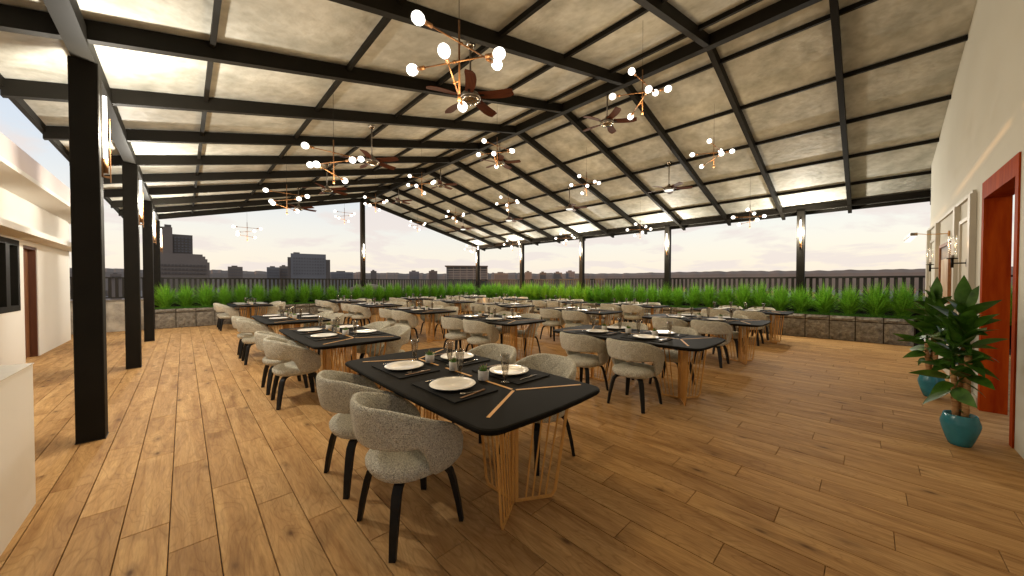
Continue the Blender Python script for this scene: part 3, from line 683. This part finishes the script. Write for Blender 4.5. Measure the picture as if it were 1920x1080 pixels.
def candle_sconce(x, label):
    t = thing('candle_sconce', label, 'wall lamp', (x, WY, 1.76), group='candle sconces beside the picture')
    obj('wall_plate', MB().tube([(0, .001, 0), (0, .018, 0)], .058, 20), 'black_steel', t)
    obj('arm', MB().tube([(0, .018, 0), (0, .135, 0)], .009, 8), 'black_steel', t)
    m_ = MB(); m_.tube([(0, .135, -.06), (0, .135, .06)], .014, 12); m_.lathe([(0, .06), (.05, .06), (.05, .072), (0, .072)], 20, (0, .135, 0)); obj('candle_holder', m_, 'black_steel', t)
    m_ = MB(); m_.tube([(0, .135, .073), (0, .135, .115)], .018, 12); obj('socket', m_, 'pewter', t)
    m_ = MB(); m_.tube([(0, .135, .116), (0, .135, .34)], .011, 10); obj('candle_bulb', m_, 'filament', t)
    m_ = MB(); m_.lathe([(.042, .073), (.042, .37)], 24, (0, .135, 0)); obj('glass_shade', m_, 'clear_glass', t)
    l_ = lamp('candle_light', 0, .23, .25, .9, (1, .58, .26), .03); l_.parent = t
candle_sconce(7.576, 'black candle sconce on the cream wall right of the picture, nearer the red portal')
candle_sconce(9.95, 'black candle sconce on the cream wall left of the picture, farther one')

# ------------------------------------------------------------------ potted plants
def leaf_mesh(ln, wd, droop, seed):
    m_ = MB(); n = 7; vs = []
    for i in range(n+1):
        t_ = i/n; w1 = wd*math.sin(math.pi*min(1, t_**.72))*(1 if t_ < 1 else 0); x = ln*t_*(1-.12*droop*t_); z = -droop*ln*.55*t_*t_ + .12*ln*t_
        vs += [(x, -w1, z+.22*w1), (x, 0, z), (x, w1, z+.22*w1)]
    fs = []
    for i in range(n):
        a = i*3; fs += [(a, a+3, a+4, a+1), (a+1, a+4, a+5, a+2)]
    m_.add(vs, fs, True); return m_.mesh('leaf', 'big_leaf')
leaves = [leaf_mesh(.31, .057, .3, 0), leaf_mesh(.27, .049, .8, 1), leaf_mesh(.34, .055, .1, 2), leaf_mesh(.22, .038, 1.0, 3)]
def potted(x, y, sc_, seed, label):
    rn = random.Random(seed); t = thing('potted_plant', label, 'potted plant', (x, y, 0), rn.uniform(0, 6), 'leafy plants in turquoise pots')
    m_ = MB(); m_.lathe([(0, 0), (.062, 0), (.069, .006), (.088, .06), (.113, .15), (.121, .195), (.120, .215), (.106, .265), (.102, .284), (.099, .288), (.094, .282), (.094, .262), (.086, .25), (0, .25)], 32); obj('pot', m_, 'teal_glaze', t)
    m_ = MB(); m_.lathe([(.0925, .258), (.05, .266), (0, .268)], 16); obj('potting_soil', m_, 'soil', t)
    canes = [((.028, .01), .70, .022), ((-.026, .016), .84, .023), ((.0, -.03), 1.01, .019)]
    for (cx, cy), top, r_ in canes:
        m_ = MB(); pts = [(cx*(1+.4*k/6)+rn.uniform(-.003, .003), cy*(1+.4*k/6)+rn.uniform(-.003, .003), .255+(top-.255)*k/8) for k in range(9)]
        m_.tube(pts, [r_*(1.06 if k % 2 else .97) for k in range(9)], 10); obj('cane', m_, 'cane', t)
        px, py = pts[-1][0], pts[-1][1]
        for z0, z1, nl, el0, el1 in ((top+.0, top+.26, 15, 5, 84), (top-.20, top+.0, 9, -35, 30)):
            for q_ in range(nl):
                f_ = q_/nl; z = z0+(z1-z0)*f_; az = q_*2.4+rn.uniform(-.3, .3); el = el0+(el1-el0)*f_ + rn.uniform(-12, 12)
                o = link('leaf', rn.choice(leaves), t, (px, py, z)); s2 = rn.uniform(.72, 1.0)*sc_; o.scale = (s2, s2*rn.uniform(1.0, 1.35), s2)
                o.rotation_euler = (rn.uniform(-.9, .9), -R(el), az)
        m_ = MB(); m_.tube([(px, py, top-.01), (px, py, top+.30)], [r_*.6, .004], 8); obj('stem', m_, 'big_leaf', t)
    for q_ in range(4):
        o = link('leaf', leaves[3], t, (.02, .0, .30)); o.scale = (.45,)*3; o.rotation_euler = (0, -R(rn.uniform(20, 60)), q_*.8+2)
    return t
potted(5.15, -.61, 1.0, 4, 'leafy broad-leaf plant in turquoise glazed pot nearest the camera')
potted(7.06, -.60, 1.0, 8, 'leafy broad-leaf plant in turquoise glazed pot behind the nearer one')

# ------------------------------------------------------------------ chair
def sstep(a, b, x):
    t_ = max(0, min(1, (x-a)/(b-a))); return t_*t_*(3-2*t_)
def shell_mesh():
    m_ = MB(); nu, nv = 72, 18; RB = .272; ARC = R(92); FW = .215; vs = []; fs = []
    total = RB*ARC + FW
    for i in range(nu+1):
        u = -1+2*i/nu; sgn = 1 if u >= 0 else -1; s_ = abs(u)*total
        if s_ < RB*ARC: ph = s_/RB; nx_, ny_ = -math.cos(ph), math.sin(ph); bx, by = nx_*RB, ny_*RB; q = 0
        else:
            q = (s_-RB*ARC)/FW; ph = ARC; nx_, ny_ = .03+.16*q, 1.0; l_ = math.hypot(nx_, ny_); nx_ /= l_; ny_ /= l_
            bx, by = -math.cos(ARC)*RB + FW*q, math.sin(ARC)*RB - .035*q*q
        f_ = s_/total
        zt = .818 - .155*sstep(.22, .98, f_); zb = .582 - .205*sstep(.50, .70, f_)
        end = max(0, (f_-.70)/.30); k = (1-min(1, end)**2.6)**.5 if end > 0 else 1
        zlow = zb + .02; zm = .47 if f_ > .7 else (zt+zb)/2
        if end > 0: zt = zm + (zt-zm)*k; zb = zm - (zm-zb)*max(.0, (1-end**3.2))**.5
        th = .046*max(.25, k**.5)
        if f_ > .9999: zt, zb = zm+.006, zm-.006; th = .012
        zc, hh_ = (zt+zb)/2, (zt-zb)/2
        for j in range(nv):
            a = 2*math.pi*j/nv; ca, sa = math.cos(a), math.sin(a)
            w_ = math.copysign(abs(ca)**.6, ca)*th/2; zz = zc + math.copysign(abs(sa)**.45, sa)*hh_
            fl_ = .050*sstep(.40, .82, zz) - .03*sstep(.48, .36, zz)*0 - .03*(1-sstep(.36, .46, zz)); r_ = w_ + fl_
            vs.append((bx+nx_*r_, sgn*(by+ny_*r_), zz))
    for i in range(nu):
        for j in range(nv): fs.append((i*nv+j, i*nv+(j+1) % nv, (i+1)*nv+(j+1) % nv, (i+1)*nv+j))
    fs += [tuple(range(nv)), tuple(nu*nv+j for j in reversed(range(nv)))]
    # the cross-section's winding flips with the side: recompute below
    m_.add(vs, fs, True); me = m_.mesh('backrest', 'tweed')
    bm = bmesh.new(); bm.from_mesh(me); bmesh.ops.recalc_face_normals(bm, faces=bm.faces); bm.to_mesh(me); bm.free(); return me
def seat_mesh():
    m_ = MB(); prof = [(0, .362), (.16, .362), (.215, .366), (.243, .380), (.257, .405), (.258, .430), (.245, .452), (.21, .466), (.14, .472), (0, .474)]
    vs = []; fs = []; n = 36
    for r_, z in prof:
        for k in range(n):
            a = 2*math.pi*k/n; s_ = 1+.03*math.cos(4*a+math.pi); vs.append((r_*math.cos(a)*s_*1.02, r_*math.sin(a)*s_, z))
    for i in range(len(prof)-1):
        for k in range(n): fs.append((i*n+k, i*n+(k+1) % n, (i+1)*n+(k+1) % n, (i+1)*n+k))
    m_.add(vs, fs, True); return m_.mesh('seat', 'tweed')
def leg_mesh():
    # bent-wood leg in the plane u (outwards), flattened section; foot at u=.335
    pts = [(.10, .356), (.185, .356), (.225, .345), (.252, .315), (.270, .26), (.300, .13), (.322, 0)]
    wd = [.046, .050, .052, .052, .050, .044, .036]; th = [.018, .023, .028, .031, .032, .029, .025]
    m_ = MB(); vs = []; n = len(pts)
    for i, (u, z) in enumerate(pts):
        a, b2 = pts[max(0, i-1)], pts[min(n-1, i+1)]; d = Vector((b2[0]-a[0], b2[1]-a[1])).normalized(); nx, nz_ = -d.y, d.x
        if i == n-1: nx, nz_ = 1, 0
        for s_, q_ in ((-1, -1), (1, -1), (1, 1), (-1, 1)): vs.append((u+nx*q_*th[i]/2, s_*wd[i]/2, z+nz_*q_*th[i]/2))
    fs = [(0, 1, 2, 3), tuple((n-1)*4+k for k in (3, 2, 1, 0))]
    for i in range(n-1):
        for k in range(4): fs.append((i*4+k, (i+1)*4+k, (i+1)*4+(k+1) % 4, i*4+(k+1) % 4))
    m_.add(vs, fs); me = m_.mesh('leg', 'black_wood'); return me
shell, seat, leg = shell_mesh(), seat_mesh(), leg_mesh()
ch0 = thing('tub_chair', '', 'chair', group='grey tub chairs around the tables')
link('backrest', shell, ch0); link('seat', seat, ch0)
for k in range(4): link('leg', leg, ch0, (0, 0, 0), math.pi/4+k*math.pi/2)

# ------------------------------------------------------------------ table
def top_outline(n=22):
    P = []; hx, hy, r_ = .525, 1.045, .085; bx, by = .022, .03
    def bow(x, y): return (x + math.copysign(bx*(1-(y/hy)**2), x)*(abs(x)/hx), y + math.copysign(by*(1-(x/hx)**2), y)*(abs(y)/hy))
    for cx, cy, a0 in ((hx-r_, -hy+r_, -90), (hx-r_, hy-r_, 0), (-hx+r_, hy-r_, 90), (-hx+r_, -hy+r_, 180)):
        for k in range(6):
            a = R(a0+k*18); P.append(bow(cx+r_*math.cos(a), cy+r_*math.sin(a)))
        # points along the following side
        nxt = {-90: [(hx, -hy+r_+(2*hy-2*r_)*q_/5) for q_ in range(1, 5)], 0: [(hx-r_-(2*hx-2*r_)*q_/4, hy) for q_ in range(1, 4)],
               90: [(-hx, hy-r_-(2*hy-2*r_)*q_/5) for q_ in range(1, 5)], 180: [(-hx+r_+(2*hx-2*r_)*q_/4, -hy) for q_ in range(1, 4)]}[a0]
        P += [bow(*p_) for p_ in nxt]
    return P
def tabletop_mesh():
    P = top_outline(); n = len(P); m_ = MB(); rings = [(.93, .728), (.985, .738), (1.0, .750), (1.0, .758), (.994, .766), (.975, .770), (.3, .770)]
    vs = []; fs = []
    for s_, z in rings:
        inset = 1-s_
        for x, y in P:
            vs.append((x - math.copysign(min(abs(x), inset*.525), x), y - math.copysign(min(abs(y), inset*.525), y), z) if s_ > .5 else (x*.3, y*.3, z))
    for i in range(len(rings)-1):
        for k in range(n): fs.append((i*n+k, i*n+(k+1) % n, (i+1)*n+(k+1) % n, (i+1)*n+k))
    fs += [tuple(reversed(range(n))), tuple((len(rings)-1)*n+k for k in range(n))]
    m_.add(vs, fs, False); return m_.mesh('tabletop', 'table_black')
tt = tabletop_mesh()
def strip(a, b2, w1=.020):
    a = Vector((*a, 0)); b2 = Vector((*b2, 0)); d = (b2-a).normalized()*w1/2; p = Vector((-d.y, d.x, 0))
    q_ = [a-p, b2-p, b2+p, a+p]; m_ = MB(); m_.prism([(v_.x, v_.y) for v_ in q_], .768, .7715); return m_.mesh('inlay', 'copper')
J = .655; T = (.43, .895); CX = .03
inl = [strip((CX, -J+.02), (CX, -.30)), strip((CX, J-.02), (CX, .30)), strip((CX, -.18), (CX, .18))]
inl2 = [strip((CX+s_*.012, q_*(J+.006)), (CX+s_*T[0], q_*T[1])) for s_ in (-1, 1) for q_ in (-1, 1)]
def rod_path(k):                                     # k=0 outer ... 5 inner
    rb = .27 - .047*k; rt = .40 - .060*k; return (rb, .012), (rt, .728)
def fin_mesh(with_rods):
    m_ = MB()
    m_.bar((.40, 0, .728), (.295, 0, .05), .020, .010, (1, 0, 0)); m_.bar((.2955, 0, .052), (.27, 0, .014), .019, .0102, (1, 0, 0)); m_.bar((.272, 0, .012), (.012, 0, .012), .020, .0104, (0, 0, 1))
    m_.bar((.018, 0, .003), (.018, 0, .73), .024, .0106, (1, 0, 0))
    m_.bar((.02, 0, .722), (.41, 0, .722), .012, .0108, (0, 0, 1))
    if with_rods:
        for k in range(1, 5): a, b2 = rod_path(k); m_.bar((a[0], 0, a[1]), (b2[0], 0, b2[1]), .011, .008, (1, 0, 0))
    return m_.mesh('leg_frame', 'copper')
fin, fin_r = fin_mesh(False), fin_mesh(True)
rods = []
for k in range(1, 5):
    a, b2 = rod_path(k); rods.append(MB().bar((a[0], 0, a[1]), (b2[0], 0, b2[1]), .011, .008, (1, 0, 0)).mesh('rod', 'copper'))
FIN_ANG = {-1: (-31, -149, 90), 1: (31, 149, -90)}
def make_table(detail):
    t = thing('dining_table', '', 'table', group='black dining tables with copper bases')
    link('tabletop', tt, t)
    for m_ in inl + inl2: link('inlay', m_, t)
    for s_ in (-1, 1):
        for a in FIN_ANG[s_]:
            f_ = link('leg_frame', fin if detail else fin_r, t, (CX, s_*J, 0), R(a))
            if detail:
                for m_ in rods: link('rod', m_, f_)
    return t
tb_d, tb_s = make_table(True), make_table(False)

# place settings
plate = thing('plate', '', 'plate', group='white plates on the tables')
m_ = MB(); m_.lathe([(0, .002), (.085, .002), (.10, .006), (.155, .018), (.160, .021), (.155, .024), (.11, .014), (.10, .0105), (0, .0105)], 28); plate_me = m_.mesh('plate', 'porcelain')
bpy.data.objects.remove(plate); plate = link('plate', plate_me); tag(plate, '', 'plate', 'white plates on the tables')
m_ = MB(); m_.box(-.175, .175, -.27, .27, 0, .006); place = link('placemat', m_.mesh('placemat', 'mat_black')); tag(place, '', 'placemat', 'black placemats under the plates')
m_ = MB(); m_.lathe([(0, 0), (.033, 0), (.034, .003), (.012, .009), (.009, .02), (.017, .045), (.026, .10), (.032, .16), (.0355, .205), (.0345, .205), (.030, .16), (.024, .10), (.014, .05), (0, .045)], 20); gl = link('glass', m_.mesh('glass', 'smoked_glass')); tag(gl, '', 'glass', 'smoked flute glasses on the tables')
pot = thing('succulent_pot', '', 'potted plant', group='small succulent pots along the table centres')
m_ = MB(); m_.lathe([(0, 0), (.036, 0), (.039, .003), (.040, .068), (.038, .071), (.035, .070), (.034, .060), (0, .058)], 20); obj('pot', m_, 'pot_white', pot)
m_ = MB(); m2 = MB(); rn = random.Random(6)
for k in range(26):
    a = k*2.4; el = R(rn.uniform(38, 88)); ln = rn.uniform(.035, .062); r0 = rn.uniform(0, .02)
    d = Vector((math.cos(a)*math.cos(el), math.sin(a)*math.cos(el), math.sin(el))); p0 = Vector((math.cos(a)*r0, math.sin(a)*r0, .058)); s_ = Vector((-math.sin(a), math.cos(a), 0))*.006
    p1 = p0+d*ln*.5; p2 = p0+d*ln*.82; p3 = p0+d*ln + Vector((0, 0, .004)); up = d.cross(s_).normalized()*.003
    m_.add([p0-s_*.6, p0+s_*.6, p1+s_, p2+s_*.6, p2-s_*.6, p1-s_, p1+up], [(0, 1, 6), (1, 2, 6), (2, 3, 6), (3, 4, 6), (4, 5, 6), (5, 0, 6)])
    m2.add([p2-s_*.6, p2+s_*.6, p3], [(0, 1, 2)])
sl_ = obj('succulent', m_, 'succulent', pot); obj('leaf_tips', m2, 'succulent_tip', sl_)
def fork_mesh():
    m_ = MB(); m_.bar((0, -.095, .003), (0, .02, .003), .009, .003, (1, 0, 0)); m_.bar((0, .02, .003), (0, .045, .006), .020, .0025, (1, 0, 0))
    for k in (-1.5, -.5, .5, 1.5): m_.bar((k*.0055, .044, .006), (k*.0055, .095, .004), .003, .0022, (1, 0, 0))
    return m_.mesh('fork', 'chrome')
def spoon_mesh():
    m_ = MB(); m_.bar((0, -.095, .003), (0, .03, .003), .008, .003, (1, 0, 0)); m_.lathe([(0, .001), (.017, .005), (.020, .008), (.017, .007), (0, .003)], 14, (0, .055, 0)); return m_.mesh('spoon', 'chrome')
def knife_mesh():
    m_ = MB(); m_.bar((0, -.11, .004), (0, -.01, .004), .012, .006, (1, 0, 0)); m_.bar((0, -.01, .004), (.002, .11, .004), .016, .002, (1, 0, 0)); return m_.mesh('knife', 'dark_copper')
cut = {'fork': fork_mesh(), 'spoon': spoon_mesh(), 'knife': knife_mesh()}
TZ = .7718
first = {}
def put(src, loc, rz, label):
    if src.name not in first: first[src.name] = 1; src.location = loc; src.rotation_euler.z = rz; src['label'] = label; return src
    return copy_tree(src, loc, rz, label)
ROWN = ['leftmost row', 'second row from left', 'third row from left', 'rightmost row']
rr = random.Random(21)
for i in range(4):
    for k in range(5):
        if (i, k) == (0, 3): continue
        cx, cy = 1.575+2.985*i, 2.305+3.02*k; sx, sy = cx+.035, cy+.045
        desc = f'{ORD[k] if not (i == 0 and k == 4) else "farthest"} table of {ROWN[i]}'
        put(tb_d if (k == 0 and i < 2) or (k == 1 and i == 0) else tb_s, (cx, cy, 0), 0, f'black dining table with copper rod base, {desc}')
        for s_ in (-1, 1):
            side = 'left' if s_ < 0 else 'right'
            for q_ in (-1, 1):
                nf = 'nearer' if q_ < 0 else 'farther'
                put(ch0, (sx + s_*.59 + rr.uniform(-.006, .006), sy + q_*.368, 0), (0 if s_ < 0 else math.pi) + rr.uniform(-.045, .045), f'grey tub chair, {side} side {nf} seat, {desc}')
                px, py = sx + s_*.27, sy + q_*.36
                put(place, (px, py - .01, TZ), 0, f'black placemat, {side} side {nf} setting, {desc}')
                put(plate, (px, py, TZ+.006), rr.uniform(0, 1), f'white plate, {side} side {nf} setting, {desc}')
                gx, gy = (sx - .075, py + .19) if s_ < 0 else (sx + .07, py - .17)
                put(gl, (gx, gy, TZ), 0, f'smoked flute glass by {side} side {nf} plate, {desc}')
                if k < 2 or (k == 2 and i < 2):
                    for nm, (dx, dy, dr) in {'fork': (.0, .215, .12), 'spoon': (.0, -.205, -.1), 'knife': (.0, -.235, .06)}.items():
                        lx, ly = px + s_*-(dx), py + s_*-dy
                        o = link(nm, cut[nm], None, (lx, ly, TZ+.0062), -s_*math.pi/2 + dr + rr.uniform(-.15, .15))
                        tag(o, f'{"steel" if nm != "knife" else "copper coloured"} {nm} beside {side} side {nf} plate, {desc}', nm, f'{nm}s beside the plates')
        for q_ in (-1, 0, 1):
            put(pot, (sx, sy + q_*.386 + .02, TZ), rr.uniform(0, 6), f'white succulent pot, {["nearest", "middle", "farthest"][q_+1]} of three on {desc}')

# ------------------------------------------------------------------ chandeliers
chand = thing('chandelier', '', 'chandelier', group='copper bulb chandeliers over the tables')
bulb_me = MB().lathe([(0, -.046), (.019, -.042), (.034, -.028), (.0415, -.007), (.0415, .009), (.034, .029), (.019, .042), (0, .046)], 20).mesh('bulb', 'bulb_glow')
m_ = MB(); m_.tube([(0, 0, .0), (0, 0, .04)], .013, 10); m_.tube([(0, 0, .0), (0, 0, .60)], .0075, 8); obj('stem', m_, 'dark_copper', chand)
ARMS = [(.42, (.005, -.02), (1, 0)), (.29, (-.027, .027), (.512, -.859)), (.15, (-.012, .045), (.711, .703))]
for z, (ax, ay), (dx, dy) in ARMS:
    m_ = MB(); c_ = Vector((ax, ay, z)); d = Vector((dx, dy, 0)); hl = .355
    m_.tube([c_-d*(hl-.06), c_+d*(hl-.06)], .006, 8); m_.tube([(0, 0, z), c_], .0055, 6)
    for s_ in (-1, 1): m_.tube([c_+d*s_*(hl-.105), c_+d*s_*(hl-.045)], .015, 10)
    m_.tube([c_-d*.012, c_+d*.012], .011, 8)
    a_ = obj('arm', m_, 'dark_copper', chand)
    for s_ in (-1, 1):
        o = link('bulb', bulb_me, a_, c_+d*s_*hl); o.rotation_euler = Vector((dx*s_, dy*s_, 0)).to_track_quat('Z', 'Y').to_euler()
CHX = [1.515, 4.53, 7.65, 10.72]; CHZ = [2.87, 3.79, 3.79, 2.93]
for i in range(4):
    m_ = MB()
    wire_top = soffit(CHX[i]) + .18 - CHZ[i]
    wire = MB().tube([(0, 0, .6), (0, 0, wire_top)], .0022, 6).mesh('wire', 'black_steel')
    for k in range(5):
        if (i, k) == (0, 3): continue
        loc = (CHX[i], 2.15+2.99*k, CHZ[i])
        desc = f'{ORD[k]} one over {ROWN[i].replace("row", "table row")}'
        c_ = put(chand, loc, 0, f'copper rod chandelier with six white globe bulbs, {desc}')
        w2 = link('wire', wire, c_)
        l_ = lamp('chandelier_light', 0, 0, -.06, 23, (1, .74, .43), .12); l_.parent = c_

# ------------------------------------------------------------------ ceiling fans
def blade_mesh():
    m_ = MB(); n = 8; vs = []; fs = []
    for i in range(n+1):
        t_ = i/n; x = .13+.43*t_; yc = .075*math.sin(t_*1.9); w1 = .050+.018*math.sin(t_*math.pi*.8); 
        if t_ > .9: w1 *= .75
        for s_, z in ((-1, .014), (1, -.014)): vs += [(x, yc+s_*w1, z-.003), (x, yc+s_*w1, z+.003)]
    for i in range(n):
        a = i*4; fs += [(a, a+4, a+6, a+2), (a+1, a+3, a+7, a+5), (a, a+1, a+5, a+4), (a+2, a+6, a+7, a+3)]
    fs += [(0, 2, 3, 1), (n*4, n*4+1, n*4+3, n*4+2)]
    m_.add(vs, fs); return m_.mesh('blade', 'blade_wood')
blade = blade_mesh()
def make_fan(lit):
    f_ = thing('ceiling_fan', '', 'ceiling fan', group='five-blade ceiling fans')
    obj('ceiling_mount', MB().lathe([(0, .69), (.065, .69), (.068, .665), (.05, .64), (.03, .62), (0, .615)], 20), 'chrome', f_)
    obj('down_rod', MB().tube([(0, 0, .08), (0, 0, .64)], .013, 10), 'pewter', f_)
    m_ = MB(); m_.lathe([(0, .12), (.028, .115), (.035, .08), (.05, .06), (.115, .03), (.135, .0), (.135, -.025), (.122, -.04), (0, -.042)], 28); mo = obj('motor_housing', m_, 'pewter', f_)
    m_ = MB(); m_.lathe([(.112, -.043), (.105, -.062), (.06, -.074), (0, -.077)], 24); obj('light_disc', m_, 'disc_glow' if lit else 'chrome', mo)
    for k in range(5):
        b_ = link('blade', blade, f_, (0, 0, .0), R(8+72*k)); obj('blade_arm', MB().bar((.09, 0, -.004), (.19, .012, -.006), .03, .006, (0, 1, 0)), 'black_steel', b_)
    return f_
fan_a, fan_b = make_fan(False), make_fan(True)
FXS = [2.71, 6.15, 9.24]; FYS = [3.6, 6.82, 9.75, 12.8]
for i in range(3):
    for k in range(4):
        x = FXS[i]; z = soffit(x) + (.178 if i != 1 else .15) - .69
        src = fan_b if i == 2 else fan_a
        put(src, (x, FYS[k]+(.05 if i else 0), z), 0, f'ceiling fan with five dark red blades, {["nearest", "second", "third", "farthest"][k]} of the {["left", "ridge", "right"][i]} line')
for o in list(sc.objects):
    if o.type == 'EMPTY' and not o.get('label'): print('UNLABELLED', o.name)
